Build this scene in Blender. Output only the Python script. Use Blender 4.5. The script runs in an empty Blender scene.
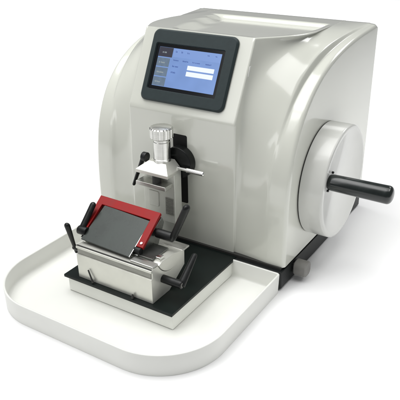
import bpy, bmesh, math, random
from mathutils import Vector, Matrix
S = 0.01            # everything below is written in centimetres
random.seed(3)
scene = bpy.context.scene
col = scene.collection
PI = math.pi

# ------------------------------------------------------------------ materials
def mat(name, base, rough=0.5, metal=0.0, coat=0.0, noise=0.0, nscale=60.0, bump=0.0, bscale=300.0,
        rvar=0.0, aniso=None, emis=None, estr=0.0, spec=0.5):
    m = bpy.data.materials.new(name); m.use_nodes = True
    nt = m.node_tree; b = nt.nodes['Principled BSDF']
    b.inputs['Base Color'].default_value = (*base, 1)
    b.inputs['Roughness'].default_value = rough
    b.inputs['Metallic'].default_value = metal
    b.inputs['Coat Weight'].default_value = coat
    b.inputs['Coat Roughness'].default_value = 0.1
    b.inputs['Specular IOR Level'].default_value = spec
    tc = nt.nodes.new('ShaderNodeTexCoord')
    if noise or rvar:
        n = nt.nodes.new('ShaderNodeTexNoise'); n.inputs['Scale'].default_value = nscale
        n.inputs['Detail'].default_value = 5
        mp = nt.nodes.new('ShaderNodeMapping')
        if aniso: mp.inputs['Scale'].default_value = aniso
        nt.links.new(tc.outputs['Object'], mp.inputs['Vector']); nt.links.new(mp.outputs['Vector'], n.inputs['Vector'])
        if noise:
            r = nt.nodes.new('ShaderNodeMapRange')
            r.inputs['From Min'].default_value = 0.3; r.inputs['From Max'].default_value = 0.7
            r.inputs['To Min'].default_value = 1 - noise; r.inputs['To Max'].default_value = 1 + noise
            nt.links.new(n.outputs['Fac'], r.inputs['Value'])
            mx = nt.nodes.new('ShaderNodeVectorMath'); mx.operation = 'SCALE'
            mx.inputs[0].default_value = base
            nt.links.new(r.outputs['Result'], mx.inputs['Scale']); nt.links.new(mx.outputs['Vector'], b.inputs['Base Color'])
        if rvar:
            r2 = nt.nodes.new('ShaderNodeMapRange')
            r2.inputs['From Min'].default_value = 0.3; r2.inputs['From Max'].default_value = 0.7
            r2.inputs['To Min'].default_value = max(0.02, rough - rvar); r2.inputs['To Max'].default_value = rough + rvar
            nt.links.new(n.outputs['Fac'], r2.inputs['Value']); nt.links.new(r2.outputs['Result'], b.inputs['Roughness'])
    if bump:
        n2 = nt.nodes.new('ShaderNodeTexNoise'); n2.inputs['Scale'].default_value = bscale
        n2.inputs['Detail'].default_value = 3
        mp2 = nt.nodes.new('ShaderNodeMapping')
        if aniso: mp2.inputs['Scale'].default_value = aniso
        nt.links.new(tc.outputs['Object'], mp2.inputs['Vector']); nt.links.new(mp2.outputs['Vector'], n2.inputs['Vector'])
        bp = nt.nodes.new('ShaderNodeBump'); bp.inputs['Strength'].default_value = bump; bp.inputs['Distance'].default_value = 0.0004
        nt.links.new(n2.outputs['Fac'], bp.inputs['Height']); nt.links.new(bp.outputs['Normal'], b.inputs['Normal'])
    if emis:
        b.inputs['Emission Color'].default_value = (*emis, 1); b.inputs['Emission Strength'].default_value = estr
    return m

M = {}
M['paint']   = mat('white_gloss_enamel', (0.69, 0.70, 0.63), 0.19, coat=1.0, noise=0.008, nscale=3)
M['wheel']   = mat('white_wheel_enamel', (0.635, 0.64, 0.605), 0.26, coat=0.5, noise=0.015, nscale=15)
M['tray']    = mat('white_tray_plastic', (0.81, 0.815, 0.775), 0.42, noise=0.015, nscale=20, bump=0.03, bscale=250)
M['block']   = mat('white_painted_base', (0.88, 0.89, 0.84), 0.4, noise=0.02, nscale=30)
M['black']   = mat('black_cast_paint', (0.008, 0.010, 0.010), 0.45, spec=0.3, noise=0.25, nscale=80, bump=0.1, bscale=900)
M['cover']   = mat('black_cover_plate', (0.006, 0.010, 0.009), 0.34, spec=0.22, noise=0.2, nscale=50, rvar=0.02)
M['slot']    = mat('black_slot_void', (0.004, 0.004, 0.004), 0.8)
M['knob']    = mat('black_lever_plastic', (0.008, 0.009, 0.009), 0.38, spec=0.3, noise=0.2, nscale=200, rvar=0.08)
M['grip']    = mat('black_glossy_grip', (0.006, 0.010, 0.009), 0.24, coat=0.2, noise=0.2, nscale=120, rvar=0.05)
M['bezel']   = mat('dark_slate_bezel', (0.024, 0.036, 0.038), 0.5, spec=0.3, noise=0.06, nscale=200, bump=0.15, bscale=1500)
M['glass']   = mat('black_screen_border', (0.003, 0.004, 0.006), 0.15)
M['steel']   = mat('brushed_steel', (0.62, 0.62, 0.59), 0.33, 1.0, noise=0.10, nscale=40, rvar=0.08, aniso=(1, 12, 12), bump=0.06, bscale=120)
M['satin']   = mat('satin_nickel', (0.72, 0.73, 0.67), 0.4, 0.35, noise=0.05, nscale=60, rvar=0.07, bump=0.06, bscale=500)
M['turned']  = mat('turned_steel', (0.66, 0.66, 0.63), 0.27, 1.0, noise=0.05, nscale=30, aniso=(0.3, 0.3, 25), bump=0.12, bscale=60)
M['chrome']  = mat('polished_steel', (0.72, 0.72, 0.70), 0.14, 1.0, noise=0.05, nscale=100)
M['dsteel']  = mat('dark_steel', (0.20, 0.205, 0.195), 0.3, 0.9, noise=0.1, nscale=50, rvar=0.05)
M['alu']     = mat('matt_aluminium', (0.76, 0.76, 0.70), 0.34, 0.5, noise=0.05, nscale=50, rvar=0.05, bump=0.08, bscale=700)
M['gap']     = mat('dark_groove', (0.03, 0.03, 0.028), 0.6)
M['groove']  = mat('grey_milled_groove', (0.34, 0.34, 0.31), 0.45, 0.4, noise=0.12, nscale=60, aniso=(1, 10, 10))
M['red']     = mat('red_anodised_guard', (0.29, 0.005, 0.005), 0.5, 0.0, noise=0.12, nscale=60, rvar=0.06, spec=0.25)
M['plate']   = mat('dark_grey_ground_plate', (0.036, 0.043, 0.039), 0.3, 0.3, spec=0.35, noise=0.3, nscale=35, rvar=0.1, bump=0.1, bscale=300)
M['foot']    = mat('grey_rubber_knob', (0.22, 0.215, 0.20), 0.6, noise=0.1, nscale=90, bump=0.1, bscale=600)
M['mark']    = mat('pale_flank_patch', (0.80, 0.80, 0.76), 0.35)
M['floor']   = mat('white_seamless_paper', (0.93, 0.93, 0.93), 0.75, noise=0.004, nscale=4, spec=0.2)
def emit(name, c, s=1.0, noise=0.0, nscale=100):
    m = mat(name, (0.01, 0.01, 0.012), 0.2, emis=c, estr=s)
    if noise:
        nt = m.node_tree; b = nt.nodes['Principled BSDF']
        n = nt.nodes.new('ShaderNodeTexNoise'); n.inputs['Scale'].default_value = nscale
        tc = nt.nodes.new('ShaderNodeTexCoord'); nt.links.new(tc.outputs['Object'], n.inputs['Vector'])
        r = nt.nodes.new('ShaderNodeMapRange'); r.inputs['To Min'].default_value = s*(1-noise); r.inputs['To Max'].default_value = s*(1+noise)
        nt.links.new(n.outputs['Fac'], r.inputs['Value']); nt.links.new(r.outputs['Result'], b.inputs['Emission Strength'])
    return m
M['lcd']     = emit('lit_blue_display', (0.20, 0.33, 0.67), 0.95, 0.15, 40)
M['lcdlite'] = emit('lit_pale_blue_band', (0.22, 0.35, 0.70), 0.95)
M['lcdwht']  = emit('lit_white_field', (0.88, 0.94, 1.0), 1.0)
M['lcdtab']  = emit('lit_grey_tab', (0.17, 0.24, 0.33), 0.8, 0.2, 200)
M['lcddark'] = emit('lit_dark_tab', (0.045, 0.045, 0.065), 0.8)
M['lcdtxt']  = emit('lit_navy_text', (0.08, 0.145, 0.42), 0.8)
M['lcdpale'] = emit('lit_pale_text', (0.40, 0.46, 0.48), 0.8)

# ------------------------------------------------------------------ helpers
def obj(name, bm, m, parent=None, smooth=None, bevel=0.0, seg=3, mats=None):
    me = bpy.data.meshes.new(name)
    bmesh.ops.recalc_face_normals(bm, faces=bm.faces)
    bm.to_mesh(me); bm.free()
    for v in me.vertices: v.co = v.co * S
    o = bpy.data.objects.new(name, me); col.objects.link(o)
    for mm in (mats or [m]): me.materials.append(mm)
    if parent:
        o.parent = parent
    if bevel:
        b = o.modifiers.new('bev', 'BEVEL'); b.width = bevel*S; b.segments = seg
        b.limit_method = 'ANGLE'; b.angle_limit = math.radians(38); b.harden_normals = False
    if smooth is None: smooth = 35
    for p in me.polygons: p.use_smooth = True
    md = me
    try:
        me.set_sharp_from_angle(angle=math.radians(smooth))
    except Exception: pass
    if bevel:
        # bevelled edges should shade smoothly
        w = o.modifiers.new('wn', 'WEIGHTED_NORMAL'); w.keep_sharp = False
        for e in me.edges: e.use_edge_sharp = False
    return o

def empty(name, label, cat, loc=(0, 0, 0), group=None):
    o = bpy.data.objects.new(name, None); col.objects.link(o)
    o.location = Vector(loc)*S; o['label'] = label; o['category'] = cat
    o.empty_display_size = 0.02
    if group: o['group'] = group
    return o
def fix(o, root):
    """parts are modelled in world cm: move the mesh so that it is local to its root"""
    o.data.transform(Matrix.Translation(-world_loc(root)))
def world_loc(o):
    v = Vector((0, 0, 0))
    while o: v = v + o.location; o = o.parent
    return v
def part(name, bm, m, parent, **k):
    o = obj(name, bm, m, parent, **k); fix(o, parent); return o

def box(bm, x0, x1, y0, y1, z0, z1, mi=0):
    vs = [bm.verts.new(p) for p in [(x0,y0,z0),(x1,y0,z0),(x1,y1,z0),(x0,y1,z0),(x0,y0,z1),(x1,y0,z1),(x1,y1,z1),(x0,y1,z1)]]
    for f in [(0,3,2,1),(4,5,6,7),(0,1,5,4),(1,2,6,5),(2,3,7,6),(3,0,4,7)]:
        bm.faces.new([vs[i] for i in f]).material_index = mi
def prism_x(bm, prof, x0, x1):
    """prof: (y,z) polygon extruded along X"""
    a = [bm.verts.new((x0, y, z)) for y, z in prof]; b = [bm.verts.new((x1, y, z)) for y, z in prof]
    n = len(prof)
    bm.faces.new(a); bm.faces.new(list(reversed(b)))
    for i in range(n): bm.faces.new([a[i], b[i], b[(i+1) % n], a[(i+1) % n]])
def prism_z(bm, prof, z0, z1):
    a = [bm.verts.new((x, y, z0)) for x, y in prof]; b = [bm.verts.new((x, y, z1)) for x, y in prof]
    n = len(prof)
    bm.faces.new(a); bm.faces.new(list(reversed(b)))
    for i in range(n): bm.faces.new([a[i], b[i], b[(i+1) % n], a[(i+1) % n]])
def frame_of(a, b):
    a = Vector(a); b = Vector(b); d = (b-a).normalized()
    u = d.cross(Vector((0, 0, 1)))
    if u.length < 1e-4: u = Vector((1, 0, 0))
    u.normalize(); v = d.cross(u).normalized()
    return a, b, d, u, v
def rod(bm, a, b, prof, n=32, squash=1.0):
    """lathe about the axis a->b; prof = [(t in cm along the axis, radius)]"""
    a, b, d, u, v = frame_of(a, b)
    rings = []
    for t, r in prof:
        rings.append([bm.verts.new(a + d*t + (u*math.cos(2*PI*i/n) + v*math.sin(2*PI*i/n)*squash)*max(r, 1e-3)) for i in range(n)])
    for k in range(len(rings)-1):
        for i in range(n): bm.faces.new([rings[k][i], rings[k][(i+1) % n], rings[k+1][(i+1) % n], rings[k+1][i]])
    bm.faces.new(rings[0]); bm.faces.new(list(reversed(rings[-1])))
def rounded(L, r0, r1, e=0.1, k=4):
    """profile with rounded ends"""
    p = []
    for i in range(k+1):
        t = PI/2*i/k; p.append((e*(1-math.cos(t)), r0 - e + e*math.sin(t)))
    for i in range(k+1):
        t = PI/2*(1-i/k); p.append((L - e*(1-math.cos(t)), r1 - e + e*math.sin(t)))
    return p
def rrect(x0, x1, y0, y1, r, n=8, rs=None):
    """rounded rectangle, counter-clockwise from bottom-left; rs = radii BL, BR, TR, TL"""
    rs = rs or (r, r, r, r); pts = []
    for (cx, cy, a0, rr) in [(x0+rs[0], y0+rs[0], PI, rs[0]), (x1-rs[1], y0+rs[1], 1.5*PI, rs[1]), (x1-rs[2], y1-rs[2], 0, rs[2]), (x0+rs[3], y1-rs[3], .5*PI, rs[3])]:
        for i in range(n+1):
            a = a0 + PI/2*i/n; pts.append((cx + rr*math.cos(a), cy + rr*math.sin(a)))
    return pts

# ------------------------------------------------------------------ setting
bm = bmesh.new()
swp = [(-62, 0), (330, 0), (330, -2), (-62, -2)]
prism_x(bm, swp, -400, 90)
fl = obj('tabletop_surface', bm, M['floor']); fl['kind'] = 'structure'

# ------------------------------------------------------------------ the microtome
mt = empty('rotary_microtome', 'white rotary microtome with blue touchscreen and round handwheel on its side', 'microtome', (15, 10, 0))

# -- profile of the swept shells (y as z rises) and its outward normal
BP = [(0.0, 2.9), (0.0, 6), (0.03, 9.5), (0.22, 12.5), (0.7, 15.5), (1.75, 18.4), (3.45, 21.2), (6.3, 23.8), (10.2, 25.7), (15.3, 26.85), (21.5, 27.5), (27.0, 27.85)]
def catmull(P, k=14):
    out = []
    for i in range(len(P)-1):
        p0 = P[max(i-1, 0)]; p1 = P[i]; p2 = P[i+1]; p3 = P[min(i+2, len(P)-1)]
        for j in range(k):
            t = j/k
            out.append(tuple(0.5*(2*p1[c] + (p2[c]-p0[c])*t + (2*p0[c]-5*p1[c]+4*p2[c]-p3[c])*t*t + (3*p1[c]-p0[c]-3*p2[c]+p3[c])*t**3) for c in (0, 1)))
    out.append(P[-1]); return out
# smooth the curve a little
BC = catmull(BP)
for _ in range(60):
    BC = [BC[0]] + [((BC[i-1][0]+2*BC[i][0]+BC[i+1][0])/4, (BC[i-1][1]+2*BC[i][1]+BC[i+1][1])/4) for i in range(1, len(BC)-1)] + [BC[-1]]
def lerp(a, b, t): return a + (b-a)*t
def Bat(y=None, z=None):
    c = 0 if y is not None else 1; val = y if y is not None else z
    for i in range(len(BC)-1):
        if BC[i+1][c] >= val and BC[i+1][c] > BC[i][c]:
            t = (val-BC[i][c])/(BC[i+1][c]-BC[i][c]); t = min(max(t, 0), 1)
            return (lerp(BC[i][0], BC[i+1][0], t), lerp(BC[i][1], BC[i+1][1], t)), i
    return BC[-1], len(BC)-2
def interp0(tab, v):
    if v <= tab[0][0]: return tab[0][1]
    for (a, b), (c, d) in zip(tab, tab[1:]):
        if v <= c: return lerp(b, d, (v-a)/(c-a))
    return tab[-1][1]
def Nat(i):
    a = BC[max(i-2, 0)]; b = BC[min(i+3, len(BC)-1)]
    dy, dz = b[0]-a[0], b[1]-a[1]; L = math.hypot(dy, dz)
    return (-dz/L, dy/L)
def smooth(t): t = min(max(t, 0), 1); return t*t*(3-2*t)
def interp(tab, v):
    if v <= tab[0][0]: return tab[0][1]
    for (a, b), (c, d) in zip(tab, tab[1:]):
        if v <= c: return lerp(b, d, (v-a)/(c-a))
    return tab[-1][1]
XK = [(4.53, 22.86), (5.5, 23.35), (7, 24.3), (8.5, 25.15), (10.3, 25.85), (12, 26.2), (14, 26.4), (18, 26.2), (22, 25.8), (27, 25.4)]
OI = [(2.9, .1), (15, .12), (17, .15), (18.2, .3), (19.5, .75), (21, 1.35), (22.5, 1.9), (24, 2.35), (25.4, 2.5), (26.2, 2.1), (26.85, 1.65), (27.5, .95), (27.85, .35)]
OC = [(2.9, .1), (12, .1), (16, .16), (18.5, .32), (21.5, .6), (24, .9), (25.7, 1.05), (26.6, .95), (27.4, .6), (27.85, .2)]
IC = [(BC[j][0] + Nat(j)[0]*interp0(OI, BC[j][1]), BC[j][1] + Nat(j)[1]*interp0(OI, BC[j][1])) for j in range(len(BC))]
for _ in range(30):
    IC = [IC[0]] + [((IC[i-1][0]+2*IC[i][0]+IC[i+1][0])/4, (IC[i-1][1]+2*IC[i][1]+IC[i+1][1])/4) for i in range(1, len(IC)-1)] + [IC[-1]]
def findI(y=None, z=None):
    c = 0 if y is not None else 1; val = y if y is not None else z
    start = 0 if z is not None else len(IC)//3
    for i in range(start, len(IC)-1):
        if IC[i+1][c] >= val and IC[i+1][c] > IC[i][c]:
            return i + min(max((val-IC[i][c])/(IC[i+1][c]-IC[i][c]), 0), 1)
    return len(IC)-1.001
def sample(C, j):
    i = min(int(j), len(C)-2); t = j-i
    return (lerp(C[i][0], C[i+1][0], t), lerp(C[i][1], C[i+1][1], t))
rows = []   # (K, B, N, xk, I)
def addrow(K, j, xk):
    i = int(j); n0 = Nat(i); n1 = Nat(min(i+1, len(BC)-1)); t = j-i
    rows.append((K, sample(BC, j), (lerp(n0[0], n1[0], t), lerp(n0[1], n1[1], t)), xk, sample(IC, j)))
ZV = [2.9, 3.1, 4, 5.5, 7, 8.5, 10, 11.5, 13, 14.2, 15.4, 16.6, 17.6, 18.4, 19.2, 19.8, 20.02]
for z in ZV: addrow((0, z), findI(z=z), 22.86)
ja = findI(z=20.02); jb = findI(y=4.6)
NS = 22
for k in range(1, NS+1):
    t = k/NS; addrow((4.53*t, 20.1+9.1*t), lerp(ja, jb, t), 22.86)
YD = [4.62, 4.8, 5.0, 5.2, 5.4, 5.6, 5.8, 6.1, 6.5, 7, 7.5, 8.2, 9, 10, 11, 12, 13, 14, 15, 16, 17, 18, 19, 20, 20.4, 20.8, 21.0, 21.2, 21.4, 21.6, 22, 23, 24, 25, 26, 26.6]
def zdeck(y): return lerp(29.22, 28.05, (y-4.5)/22.3)
for y in YD: addrow((y, zdeck(y)), findI(y=y), interp(XK, y))
def recess(x, y):
    xr = interp(XK, y) - 0.75
    d = 0.55*smooth((x - (11.5 - 0.24*(y-5)))/0.7)*smooth((xr-x)/0.35)*smooth((y-5.25)/0.45)*smooth((21.6-y)/0.9)
    return d
CR = [(2.9, 27.2), (14, 27.2), (16, 27.3), (18.5, 27.6), (21.5, 27.85), (24, 28.05), (26, 28.3), (27.2, 28.55), (27.85, 28.9)]
RE = 0.75
bm = bmesh.new()
grid = []
XS = [0, .6, 1.2, 1.8, 2.2, 2.6, 3.0, 3.4, 3.8, 4.2, 4.6, 5.0, 5.4, 5.8, 6.2, 6.5]
for (K, B, N, xk, I) in rows:
    xc = interp(CR, B[1])
    oc = interp0(OC, B[1])
    rise = smooth((B[1]-12)/7)
    ob = lerp(0.14, 0.30, rise)*(1 - .5*smooth((B[0]-18)/8))
    re = 0.5
    Bi = (max(I[0], K[0] + 0.22) if K[1] < 20.05 else I[0], min(I[1], K[1] - .02) if K[0] > 4.6 else I[1])
    dy, dz = Bi[0]-K[0], Bi[1]-K[1]; L = math.hypot(dy, dz); L0 = max(L, 1e-4)
    d = (dy/L0, dz/L0)
    rc = min(0.22, L*0.45); R = min(1.6, max(0.08, L*0.62), max(L-rc, .05))
    if K[0] > 4.6: R = min(R, 1.6)
    right = []
    # flat of the column / deck: 15 .. xk-rc
    xe = xk - rc
    flat = [15 + (xe-15)*q for q in [0, .12, .24, .36, .46, .56, .64, .72, .78, .83, .87, .90, .93, .955, .97, .985, 1.0]]
    for x in flat: right.append((x, K[0], K[1]))
    for k in range(1, 5):
        th = PI/2*k/4; q = rc*(1-math.cos(th)); right.append((xk-rc+rc*math.sin(th), K[0]+d[0]*q, K[1]+d[1]*q))
    ws = max(L-R-rc, 0.0)
    for k in (1, 2, 3):
        q = rc + ws*k/4; right.append((xk, K[0]+d[0]*q, K[1]+d[1]*q))
    for k in range(0, 8):
        th = PI/2*k/7; q = L-R+R*math.sin(th); right.append((xk+R*(1-math.cos(th)), K[0]+d[0]*q, K[1]+d[1]*q))
    x0 = xk+R; x1 = max(xc, x0+0.1)
    P0 = Bi; P1 = (B[0]+N[0]*oc, B[1]+N[1]*oc)
    for k in range(1, 11):
        t = k/10; e = t**1.5
        right.append((lerp(x0, x1, t), lerp(P0[0], P1[0], e), lerp(P0[1], P1[1], e)))
    w = lerp(.5, .38, rise)
    for k in range(1, 8):
        t = k/7; e = lerp(t, smooth(t), .6); o_ = lerp(oc, ob, e); right.append((x1+w*t, B[0]+N[0]*o_, B[1]+N[1]*o_))
    xa = x1+w; xb = 30-re
    for k in range(1, 5):
        o_ = lerp(ob, ob*.85, k/4); right.append((lerp(xa, xb, k/4), B[0]+N[0]*o_, B[1]+N[1]*o_))
    for k in range(1, 8):
        th = PI/2*k/7; o_ = ob*.85 - re*(1-math.cos(th)); right.append((xb+re*math.sin(th), B[0]+N[0]*o_, B[1]+N[1]*o_))
    nflat = len(flat)
    def dd(p):
        x, y, z = p
        if K[0] > 4.6: z -= recess(x, y)
        return (x, y, z)
    # denser, recess carrying left half is mirrored from the right except for the deck
    left = [(30-x + 0.85*smooth((x-22.9)/5), y, z) for x, y, z in reversed(right[1:])]
    row = left + right
    grid.append([Vector(p if not (len(left)-nflat <= idx < len(left)+nflat) else dd(p)) for idx, p in enumerate(row)])
# relax the swept shells so that their reflections run smoothly
c0_ = len(left)
free = [c0_+k for k in range(21, 41)] + [c0_-k for k in range(21, 41)]
for it in range(40):
    new = [list(r_) for r_ in grid]
    for a in range(3, len(grid)-3):
        for b in free:
            p0 = grid[a][b]
            q = (grid[a-1][b]+grid[a+1][b])*.25 + (grid[a][b-1]+grid[a][b+1])*.25
            new[a][b] = p0.lerp(q, .7)
    grid = new
grid = [[bm.verts.new(p) for p in r_] for r_ in grid]
n = len(grid[0])
for a, b in zip(grid, grid[1:]):
    for i in range(n-1):
        bm.faces.new([a[i], a[i+1], b[i+1], b[i]])
# back wall and side faces
last = grid[-1]
mid = []
for v in last: mid.append(bm.verts.new((v.co.x, 27.15, v.co.z - 0.25)))
for i in range(n-1): bm.faces.new([last[i], last[i+1], mid[i+1], mid[i]])
bot = [bm.verts.new((v.co.x, 27.2, 2.9)) for v in last]
for i in range(n-1): bm.faces.new([mid[i], mid[i+1], bot[i+1], bot[i]])
for side in (0, n-1):
    loop = [r[side] for r in grid] + [mid[side], bot[side]]
    f = bm.faces.new(loop)
body = part('housing', bm, M['paint'], mt, smooth=50)
body['label'] = 'glossy white moulded housing with swept shoulders either side of the screen column'

# small pale patch on the column flank
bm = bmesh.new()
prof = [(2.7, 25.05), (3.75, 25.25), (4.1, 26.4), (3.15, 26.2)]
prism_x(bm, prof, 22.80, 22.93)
part('pale_patch', bm, M['mark'], mt, bevel=0.02)

# -- base
bm = bmesh.new(); prism_z(bm, rrect(.8, 30, -0.9, 27.3, .35, 6), 0.25, 2.62)
base = part('base', bm, M['black'], mt, bevel=0.08)
bm = bmesh.new()
box(bm, 1.2, 29.65, -0.35, 26.8, 2.60, 2.95)
part('gap_shade', bm, M['gap'], mt)  # dark fill stands in for the shade in the gap under the housing
for (x, y) in ((1.8, 1), (28.2, 1), (1.8, 25.5), (28.2, 25.5)):
    bm = bmesh.new(); rod(bm, (x, y, 0.0), (x, y, 1), rounded(.3, 1.0, 1.1, .06)); part('foot', bm, M['knob'], mt)
# grey knob at the side of the base
bm = bmesh.new()
rod(bm, (29.9, 3.05, 1.75), (32, 3.05, 1.75), [(0, .45), (.35, .45)], 24)
neck = part('side_knob', bm, M['dsteel'], mt)
bm = bmesh.new()
prism_x(bm, [(y, z) for y, z in rrect(2.1, 4.0, 0.72, 2.62, .7, 8)], 30.2, 31.85)
part('knob_cap', bm, M['foot'], neck, bevel=0.16, seg=4)

# -- knife base in front
bm = bmesh.new(); box(bm, 7.85, 23.35, -14.5, -0.95, 0.36, 2.3)
kb = part('base_extension', bm, M['block'], mt, bevel=0.08)
bm = bmesh.new(); box(bm, 7.5, 23.5, -14.85, -0.0, 2.32, 2.68)
part('cover_plate', bm, M['cover'], kb, bevel=0.05)

# -- slot and spindle on the column
bm = bmesh.new()
prism_y = lambda b, pr, y0, y1: (prism_x(b, [(0, 0), (1, 0), (1, 1)], 0, 0))
def extr_y(bm, prof, y0, y1):
    a = [bm.verts.new((x, y0, z)) for x, z in prof]; b = [bm.verts.new((x, y1, z)) for x, z in prof]
    m_ = len(prof); bm.faces.new(a); bm.faces.new(list(reversed(b)))
    for i in range(m_): bm.faces.new([a[i], b[i], b[(i+1) % m_], a[(i+1) % m_]])
extr_y(bm, rrect(13.95, 16.05, 8.2, 17.45, .22, 5), -0.02, 0.4)
part('slot', bm, M['slot'], mt, bevel=0.0)
bm = bmesh.new()
rod(bm, (15.2, 0.1, 14.05), (15.2, -1.35, 14.05), rounded(1.25, 2.05, 2.05, .12), 56)
part('spindle', bm, M['knob'], mt)

# -- touchscreen (local frame on the tilted slab)
SL = Vector((0, 4.53, 9.12)).normalized(); SN = Vector((0, -9.12, 4.53)).normalized(); SO = Vector((0, 0, 20.1))
def slab(u, v, h): return SO + Vector((u, 0, 0)) + SL*v + SN*h
def slabplate(bm, prof, h0, h1):
    a = [bm.verts.new(slab(u, v, h0)) for u, v in prof]; b = [bm.verts.new(slab(u, v, h1)) for u, v in prof]
    m_ = len(prof); bm.faces.new(a); bm.faces.new(list(reversed(b)))
    for i in range(m_): bm.faces.new([a[i], b[i], b[(i+1) % m_], a[(i+1) % m_]])
bm = bmesh.new()
outer = rrect(8.82, 20.98, 0.98, 10.0, 0.85, 8); innr = rrect(9.58, 19.6, 2.4, 8.3, 0.25, 8)
oi = rrect(9.02, 20.78, 1.18, 9.8, 0.75, 8); ir = rrect(9.68, 19.5, 2.5, 8.2, .2, 8)
L_ = [[bm.verts.new(slab(u, v, h)) for u, v in pr_] for pr_, h in ((outer, -0.1), (outer, .22), (oi, .40), (innr, .40), (ir, .12))]
m_ = len(outer)
for A, Bq in zip(L_, L_[1:]):
    for i in range(m_): bm.faces.new([A[i], A[(i+1) % m_], Bq[(i+1) % m_], Bq[i]])
scr = part('touchscreen_panel', bm, M['bezel'], mt, smooth=25)
bm = bmesh.new(); slabplate(bm, rrect(9.55, 19.65, 2.35, 8.35, .2, 4), 0.02, .17)
part('screen_border', bm, M['glass'], scr)
bm = bmesh.new()
DU0, DU1, DV0, DV1 = 10.12, 19.12, 2.93, 7.82
slabplate(bm, rrect(DU0, DU1, DV0, DV1, .03, 2), .16, .185)
part('display', bm, M['lcd'], scr)
def sticker(name, m, rects, h, label=None):
    bm = bmesh.new()
    for (u0, u1, v0, v1) in rects: slabplate(bm, [(u0, v0), (u1, v0), (u1, v1), (u0, v1)], .186+h-.006, .186+h)
    o = part(name, bm, m, scr)
    if label: o['label'] = label
    return o
sticker('header_band', M['lcdlite'], [(12.35, DU1-.02, 6.75, DV1-.02)], .008)
sticker('tab_button', M['lcddark'], [(DU0+.02, 12.2, 6.62, DV1-.02)], .014, 'dark selected tab button at the top left of the display')
for k in range(3):
    v1 = 6.48 - 1.21*k
    sticker('tab_button', M['lcdtab'], [(DU0+.02, 12.0, v1-1.08, v1)], .014, 'grey tab button in the column left of the display')
sticker('input_field', M['lcdwht'], [(14.75, 18.55, 5.38, 5.92)], .014, 'upper white number field on the blue display')
sticker('input_field', M['lcdwht'], [(14.75, 18.55, 4.62, 5.18)], .014, 'lower white number field on the blue display')
# tiny illegible lettering: short strokes standing like words
def word(u, v, n_, h=.26):
    out = []; t = .05; h *= .72
    for i in range(n_):
        w = random.choice([.08, .10, .12]); hh = h if i == 0 else h*random.choice([.68, .68, .68, 1.0])
        kind = random.choice('hnoelct')
        if kind in 'hnoel' : out.append((u, u+t, v, v+hh))
        if kind in 'hno': out.append((u+w-t, u+w, v, v+h*.68))
        if kind in 'oec': out.append((u, u+w, v, v+t))
        if kind in 'oecn': out.append((u, u+w, v+h*.68-t, v+h*.68))
        if kind in 'eh': out.append((u, u+w, v+h*.34, v+h*.34+t))
        if kind in 't': out += [(u+w*.4, u+w*.4+t, v, v+h*.9), (u, u+w, v+h*.6, v+h*.6+t)]
        if kind in 'c': out.append((u, u+t, v, v+h*.68))
        u += w+.035
    return out
txt = word(12.6, 7.3, 2, .34) + word(13.45, 7.3, 2, .34) + word(14.3, 7.3, 3, .3) + word(17.2, 7.35, 2, .22) + word(18.3, 7.35, 2, .22)
txt += word(12.5, 6.28, 6, .24) + word(13.9, 6.28, 6, .24) + word(15.3, 6.28, 8, .24) + word(17.2, 6.28, 6, .24)
txt += word(12.55, 5.5, 7, .3) + word(12.55, 4.74, 5, .3)
sticker('screen_text', M['lcdtxt'], txt, .02)
tx2 = word(10.7, 7.08, 4, .34) + word(10.45, 5.8, 7, .3) + word(10.45, 4.58, 7, .3) + word(10.45, 3.38, 6, .3)
sticker('tab_text', M['lcdpale'], tx2, .022)

# -- handwheel
bm = bmesh.new()
WC = (9.9, 11.4)
rod(bm, (30.02, *WC), (34, *WC), [(0, 7.23), (.10, 7.23)], 96)
hw = part('handwheel', bm, M['gap'], mt)
bm = bmesh.new()
pr_ = [(0, 6.0), (0.0, 7.2), (.06, 7.28)] + [(3.0-.28*(1-math.sin(PI/2*i/5)) if False else 2.72+.28*math.sin(PI/2*i/5), 7.0+.28*math.cos(PI/2*i/5)) for i in range(6)] + [(3.0, 6.6), (2.9, 6.45), (2.9, 0.8)]
rod(bm, (30.12, *WC), (34, *WC), pr_, 128)
part('wheel_disc', bm, M['wheel'], hw, smooth=40)['label'] = 'thick white glossy disc of the handwheel'
bm = bmesh.new()
H0 = (33.05, 4.75, 13.35)
rod(bm, H0, (H0[0]+9, H0[1], H0[2]), [(0, .85), (.12, .93), (.5, 1.0), (2.5, 1.03), (5.5, 1.06), (6.9, 1.08)] + [(7.05 + .6*math.sin(PI/2*i/7), 1.08*math.cos(PI/2*i/7)**.7 if i < 7 else 0.02) for i in range(8)], 48)
part('handle', bm, M['grip'], hw, smooth=60)['label'] = 'black glossy cylindrical crank grip'
bm = bmesh.new()
for sx in (1, -1):
    rod(bm, (33.05, H0[1]+.62*sx+.1, H0[2]+.95*sx), (33.6, H0[1]+.62*sx+.1, H0[2]+.95*sx), [(0, .16), (.2, .15), (.26, .04)], 12)
part('fixing_screw', bm, M['knob'], hw)

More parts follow.
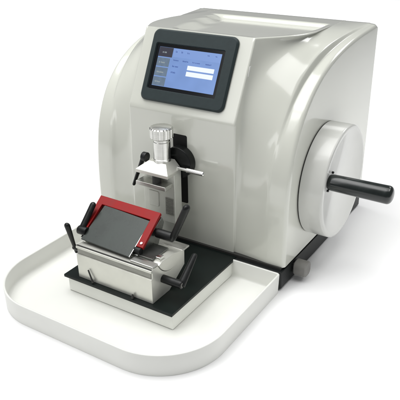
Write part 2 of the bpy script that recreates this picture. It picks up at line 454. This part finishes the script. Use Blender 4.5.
# -- specimen clamp: housing > knob, jaws ... (parts of the microtome head)
bm = bmesh.new()
box(bm, 11.15, 15.95, -2.85, -1.3, 6.4, 13.25)
cl = part('specimen_clamp', bm, M['satin'], mt, bevel=0.08)
bm = bmesh.new()   # top jaw: a low truncated pyramid on a thin skirt
lv = [[(11.2, -4.4, 13.2), (16.05, -4.4, 13.2), (15.95, -1.3, 13.2), (11.2, -1.3, 13.2)],
      [(11.15, -4.45, 13.62), (16.1, -4.45, 13.62), (15.98, -1.3, 13.62), (11.15, -1.3, 13.62)],
      [(12.45, -3.25, 14.62), (15.05, -3.25, 14.62), (15.05, -1.3, 14.62), (12.45, -1.3, 14.62)]]
lv = [[bm.verts.new(p) for p in q] for q in lv]
bm.faces.new(lv[0]); bm.faces.new(lv[2])
for a, b in zip(lv, lv[1:]):
    for i in range(4): bm.faces.new([a[i], a[(i+1) % 4], b[(i+1) % 4], b[i]])
part('top_jaw', bm, M['alu'], cl, bevel=0.06)
bm = bmesh.new(); box(bm, 11.2, 15.7, -4.5, -2.8, 11.55, 12.1)
part('lower_jaw', bm, M['steel'], cl, bevel=0.06)
bm = bmesh.new(); rod(bm, (13.9, -3.7, 12.1), (13.9, -3.7, 13.25), [(0, .55), (1.15, .55)], 20)
part('clamp_screw', bm, M['gap'], cl)
bm = bmesh.new(); extr_y(bm, rrect(11.9, 13.5, 8.3, 10.4, .2, 5), -2.95, -2.8)
part('front_pad', bm, M['satin'], cl, bevel=0.05)
bm = bmesh.new()
for k in range(14): box(bm, 14.55, 15.75, -2.95+.0, -2.82, 7.6+k*.17, 7.6+k*.17+.10)
part('ribbed_pad', bm, M['groove'], cl)
# knurled knob and stem
KX, KY = 13.87, -2.3
bm = bmesh.new(); rod(bm, (KX, KY, 14.5), (KX, KY, 20), [(0, 1.12), (.4, 1.12), (.46, 1.05), (2.6, 1.05), (2.66, 1.0), (2.9, 1.0), (2.96, 1.05), (3.3, 1.05)], 40)
ck = part('clamp_stem', bm, M['turned'], cl, smooth=30)
bm = bmesh.new()
nk = 144
a_, b_, d_, u_, v_ = frame_of((KX, KY, 17.6), (KX, KY, 20))
prk = [(0, .9), (0.0, 1.36), (.10, 1.46), (1.2, 1.47), (1.34, 1.34), (1.40, 1.1), (1.46, .6), (1.47, .02)]
rings = []
for t, r in prk:
    rings.append([bm.verts.new(a_ + d_*t + (u_*math.cos(2*PI*i/nk) + v_*math.sin(2*PI*i/nk))*(r - (0.07*max(0, math.cos(18*2*PI*i/nk))**2 if r > 1.3 else 0))) for i in range(nk)])
for k in range(len(rings)-1):
    for i in range(nk): bm.faces.new([rings[k][i], rings[k][(i+1) % nk], rings[k+1][(i+1) % nk], rings[k+1][i]])
bm.faces.new(rings[0])
part('clamp_knob', bm, M['turned'], cl, smooth=28)
bm = bmesh.new(); rod(bm, (15.2, -1.75, 13.75), (20, -1.75, 13.75), [(0, .22), (1.9, .22), (1.95, .31), (4.35, .31), (4.45, .22)], 20)
part('locking_pin', bm, M['chrome'], cl)
bm = bmesh.new(); rod(bm, (14.85, -2.3, 14.95), (15.1, -2.45, 14.95), [(0, .12), (.12, .12)], 10)
part('hinge_screw', bm, M['gap'], cl)

def lever(name_parent, hub_a, hub_b, hub_r, arm_a, arm_b, ra, rb, name='lever', m='knob'):
    bm = bmesh.new()
    L1 = (Vector(hub_b)-Vector(hub_a)).length
    rod(bm, hub_a, hub_b, rounded(L1, hub_r, hub_r, .08), 28)
    L2 = (Vector(arm_b)-Vector(arm_a)).length
    k = 6; pr = [(0, ra*.6), (.05, ra*.9), (.12, ra)]
    for i in range(1, k): pr.append((lerp(.12, L2-rb, i/k), lerp(ra, rb, i/k)))
    pr += [(L2-rb + rb*math.sin(PI/2*i/5), max(rb*math.cos(PI/2*i/5), .01)) for i in range(6)]
    rod(bm, arm_a, arm_b, pr, 24, squash=.8)
    o = part(name, bm, M[m], name_parent, smooth=50)
    return o
lever(cl, (11.3, -2.0, 14.35), (10.6, -2.0, 14.35), .62, (10.75, -2.1, 14.3), (8.95, -2.2, 10.0), .36, .26, 'clamp_lever')

# ------------------------------------------------------------------ waste tray
tr = empty('waste_tray', 'white shallow tray with rounded front corners around the knife holder', 'tray', (15, -12, 0))
bm = bmesh.new()
OUT = rrect(0.35, 30.0, -22.35, -1.0, 0, 24, rs=(7.7, 7.8, .45, .45))
INN = rrect(0.62, 29.73, -22.08, -1.27, 0, 24, rs=(7.43, 7.53, .25, .25))
INF = rrect(1.0, 29.35, -21.7, -1.65, 0, 24, rs=(7.05, 7.15, .25, .25))
OB = rrect(0.42, 29.93, -22.28, -1.07, 0, 24, rs=(7.63, 7.73, .45, .45))
def ring(p, z): return [bm.verts.new((x, y, z)) for x, y in p]
def mixp(P, Q, t): return [(lerp(a[0], b[0], t), lerp(a[1], b[1], t)) for a, b in zip(P, Q)]
R_ = [ring(OB, .02), ring(OB, .06), ring(OUT, 2.60), ring(mixp(OUT, INN, .2), 2.66), ring(mixp(OUT, INN, .5), 2.68), ring(mixp(OUT, INN, .85), 2.65), ring(INN, 2.58),
      ring(INN, .7), ring(mixp(INN, INF, .12), .52), ring(mixp(INN, INF, .4), .36), ring(INF, .3)]
k_ = len(OUT)
for A, Bq in zip(R_, R_[1:]):
    for i in range(k_): bm.faces.new([A[i], A[(i+1) % k_], Bq[(i+1) % k_], Bq[i]])
bm.faces.new(R_[-1]); bm.faces.new(R_[0])
part('tray_pan', bm, M['tray'], tr, smooth=60)

# ------------------------------------------------------------------ knife holder
kh = empty('knife_holder', 'steel blade holder with red guard and black levers on the black plate', 'blade holder', (15, -11, 2.68))
ZP = 2.69
bm = bmesh.new()
prof = [(-14.3, ZP), (-14.35, 5.86), (-14.08, 5.94), (-14.08, 6.62), (-14.35, 6.70), (-14.35, 7.0), (-13.95, 7.06), (-13.2, 7.0)]
# cradle arc
cx_, cz_, rr = -10.3, 8.3, 3.0
for i in range(0, 17):
    a = math.radians(206 + (323-206)*i/16)
    prof.append((cx_ + rr*math.cos(a), cz_ + rr*math.sin(a)))
prof += [(-7.75, 6.5), (-7.8, 4.6), (-8.3, 4.3), (-11.0, ZP)]
prism_x(bm, prof, 9.5, 20.55)
hb = part('holder_body', bm, M['alu'], kh, bevel=0.04, smooth=30)
bm = bmesh.new(); box(bm, 9.6, 20.35, -14.2, -14.02, 5.98, 6.6)
part('milled_groove', bm, M['groove'], hb)
bm = bmesh.new(); box(bm, 9.55, 20.5, -14.25, -14.05, 6.98, 7.07)
part('seam', bm, M['gap'], hb)
for x in (12.0, 17.9):
    bm = bmesh.new()
    if x < 15: rod(bm, (x-.7, -14.5, 4.3), (x, -14.62, 2.8), [(0, .09), (1.2, .1), (1.64, .16)], 10)
    else: rod(bm, (x, -14.55, 3.2), (x, -14.6, 2.72), [(0, .1), (.48, .2)], 10)
    part('stud', bm, M['gap'], hb)
# tilting segment lying in the cradle
bm = bmesh.new()
prof = []
for i in range(0, 17):
    a = math.radians(206 + (323-206)*i/16)
    prof.append((cx_ + (rr-.05)*math.cos(a), cz_ + (rr-.05)*math.sin(a)))
prof += [(-8.5, 6.75), (-10, 7.15), (-12.2, 7.25)]
prism_x(bm, prof, 9.7, 20.62)
part('segment', bm, M['alu'], kh, bevel=0.07, smooth=30)
bm = bmesh.new(); box(bm, 16.6, 19.6, -12.7, -9.6, 7.22, 7.42)
part('dark_slide', bm, M['dsteel'], kh, bevel=.04)
bm = bmesh.new(); box(bm, 17.3, 20.5, -13.95, -12.9, 7.05, 7.3)
part('front_clamp_bar', bm, M['steel'], kh, bevel=.08)
bm = bmesh.new(); box(bm, 9.8, 20.6, -8.2, -6.75, 6.45, 6.68)
part('rear_bar', bm, M['steel'], kh, bevel=.05)
bm = bmesh.new(); box(bm, 19.7, 20.35, -12.3, -11.5, 7.2, 7.62)
part('slide_stop', bm, M['chrome'], kh, bevel=.06)
# tilted plane carrying plate and guard
TL = Vector((0, 4.6, 2.6)).normalized(); TN = Vector((0, -2.6, 4.6)).normalized(); TO = Vector((0, -13.4, 7.2))
def tilt(x, v, h): return TO + Vector((x, 0, 0)) + TL*v + TN*h
def tplate(bm, prof, h0, h1):
    a = [bm.verts.new(tilt(x, v, h0)) for x, v in prof]; b = [bm.verts.new(tilt(x, v, h1)) for x, v in prof]
    m_ = len(prof); bm.faces.new(a); bm.faces.new(list(reversed(b)))
    for i in range(m_): bm.faces.new([a[i], b[i], b[(i+1) % m_], a[(i+1) % m_]])
# support wedge
bm = bmesh.new()
prism_x(bm, [(-12.9, 7.35), (-7.9, 10.1), (-7.5, 9.3), (-8.8, 6.9), (-12.4, 7.1)], 9.0, 17.6)
part('plate_support', bm, M['dsteel'], kh, bevel=.06)
bm = bmesh.new()
tplate(bm, [(9.62, .12), (17.0, -.12), (16.85, 5.0), (9.75, 5.35)], .10, .34)
part('pressure_plate', bm, M['plate'], kh, bevel=.035)['label'] = 'flat dark grey metal plate inside the red guard'
bm = bmesh.new()
tplate(bm, [(17.0, -.12), (17.06, -.12), (16.92, 5.0), (16.86, 5.0)], .08, .37)
part('plate_edge', bm, M['chrome'], kh)
bm = bmesh.new()
U = [(8.95, 1.25), (9.55, 1.25), (9.35, 5.3), (16.75, 5.15), (17.05, 1.4), (18.02, 1.4), (17.55, 6.4), (8.35, 6.5)]
tplate(bm, U, .02, .42)
part('knife_guard', bm, M['red'], kh, bevel=.07)['label'] = 'red metal finger guard framing the grey plate'
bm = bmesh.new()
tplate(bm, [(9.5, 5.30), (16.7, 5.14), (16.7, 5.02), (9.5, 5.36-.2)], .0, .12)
part('guard_shadow_gap', bm, M['gap'], kh)
bm = bmesh.new(); rod(bm, tilt(17.55, 1.9, .3), tilt(17.55, 1.9, 1.3), [(0, .16), (.22, .15)], 12)
part('guard_pin', bm, M['chrome'], kh)
bm = bmesh.new(); rod(bm, (16.9, -12.4, 7.75), (17.9, -12.4, 7.75), rounded(.9, .42, .42, .06), 20)
part('hinge_stub', bm, M['knob'], kh)
# four black locking levers
def klever(label, *a, **k):
    o = lever(kh, *a, **k); o['label'] = label
    ha, hb_, hr = Vector(a[0]), Vector(a[1]), a[2]
    d = (hb_-ha).normalized()
    bm = bmesh.new(); rod(bm, hb_ - d*.02, hb_ + d*.2, [(0, hr*.62), (.06, hr*.60), (.09, hr*.5), (.09, hr*.28), (.05, hr*.25)], 24)
    c = part('hub_button', bm, M['foot'], o, smooth=30)
    return o
klever('black lever beside the left edge of the red guard', (9.75, -12.4, 8.0), (8.45, -12.4, 8.0), .55, (8.9, -12.5, 8.1), (8.9, -9.85, 10.7), .42, .40, name='locking_lever')
klever('black lever standing at the lower left front corner', (9.6, -13.75, 6.3), (8.6, -13.75, 6.3), .34, (8.85, -13.65, 5.5), (8.85, -14.75, 10.0), .20, .40, name='locking_lever')
klever('long black lever pointing up behind the right side of the guard', (17.8, -9.3, 8.75), (20.15, -9.3, 8.75), .56, (20.0, -9.35, 8.55), (22.2, -9.3, 13.4), .50, .52, name='locking_lever')
klever('black lever low on the right end of the holder', (20.5, -12.2, 4.95), (23.2, -12.2, 4.95), .48, (23.0, -12.25, 4.75), (23.0, -9.1, 7.45), .50, .34, name='locking_lever')

# ------------------------------------------------------------------ camera
p = (57.0106, -60.97473, 44.04806, 0.57088, -0.44887, -0.0127, 630.91727)
cx, cy, cz, yaw, pit, roll, f = p
F = Vector((-math.sin(yaw)*math.cos(pit), math.cos(yaw)*math.cos(pit), math.sin(pit)))
R = Vector((math.cos(yaw), math.sin(yaw), 0)); Uv = R.cross(F)
R2 = R*math.cos(roll) + Uv*math.sin(roll); U2 = -R*math.sin(roll) + Uv*math.cos(roll)
cam = bpy.data.cameras.new('camera'); co = bpy.data.objects.new('camera', cam); col.objects.link(co)
co.matrix_world = Matrix(((R2.x, U2.x, -F.x, cx*S), (R2.y, U2.y, -F.y, cy*S), (R2.z, U2.z, -F.z, cz*S), (0, 0, 0, 1)))
cam.sensor_width = 36; cam.lens = 36*f/400; cam.clip_start = 0.01; cam.clip_end = 100
scene.camera = co

# ------------------------------------------------------------------ light
w = bpy.data.worlds.new('World'); scene.world = w; w.use_nodes = True
bg = w.node_tree.nodes['Background']; bg.inputs['Color'].default_value = (0.95, 0.97, 1.0, 1); bg.inputs['Strength'].default_value = 0.22
def area(name, loc, target, sx, sy, power, c=(1, 1, 1)):
    l = bpy.data.lights.new(name, 'AREA'); l.shape = 'RECTANGLE'; l.size = sx*S; l.size_y = sy*S; l.energy = power; l.color = c
    o = bpy.data.objects.new(name, l); col.objects.link(o); o.location = Vector(loc)*S
    o.rotation_euler = (Vector(target)-Vector(loc)).to_track_quat('-Z', 'Y').to_euler()
    return o
area('overhead_softbox', (-4, -5, 190), (-4, -5, 0), 200, 140, 25.5, (1, .998, .985))
area('key_softbox', (-30, -18, 126), (20, 2, 20), 120, 95, 8.8, (1, 1, 1))
area('added_background_fill', (-90, 135, 150), (-160, 245, 0), 240, 60, 42, (1, 1, 1))  # added lamp, there only to whiten the far floor
area('strip_softbox', (-28, -93, 89), (27, 3, 20), 26, 125, 2.0, (1, 1, 1))
area('added_rear_fill', (68, 130, 120), (58, 25, 0), 60, 40, 4, (1, 1, 1))  # extra lamp put in to lighten the floor behind the machine
area('added_floor_kicker', (80, 12, 62), (125, 12, 2), 30, 70, 3.8, (1, 1, 1))  # added kicker turned away from the machine, whitens the floor beside it
scene.view_settings.view_transform = 'Standard'; scene.view_settings.look = 'None'
scene.view_settings.exposure = 0; scene.view_settings.gamma = 1
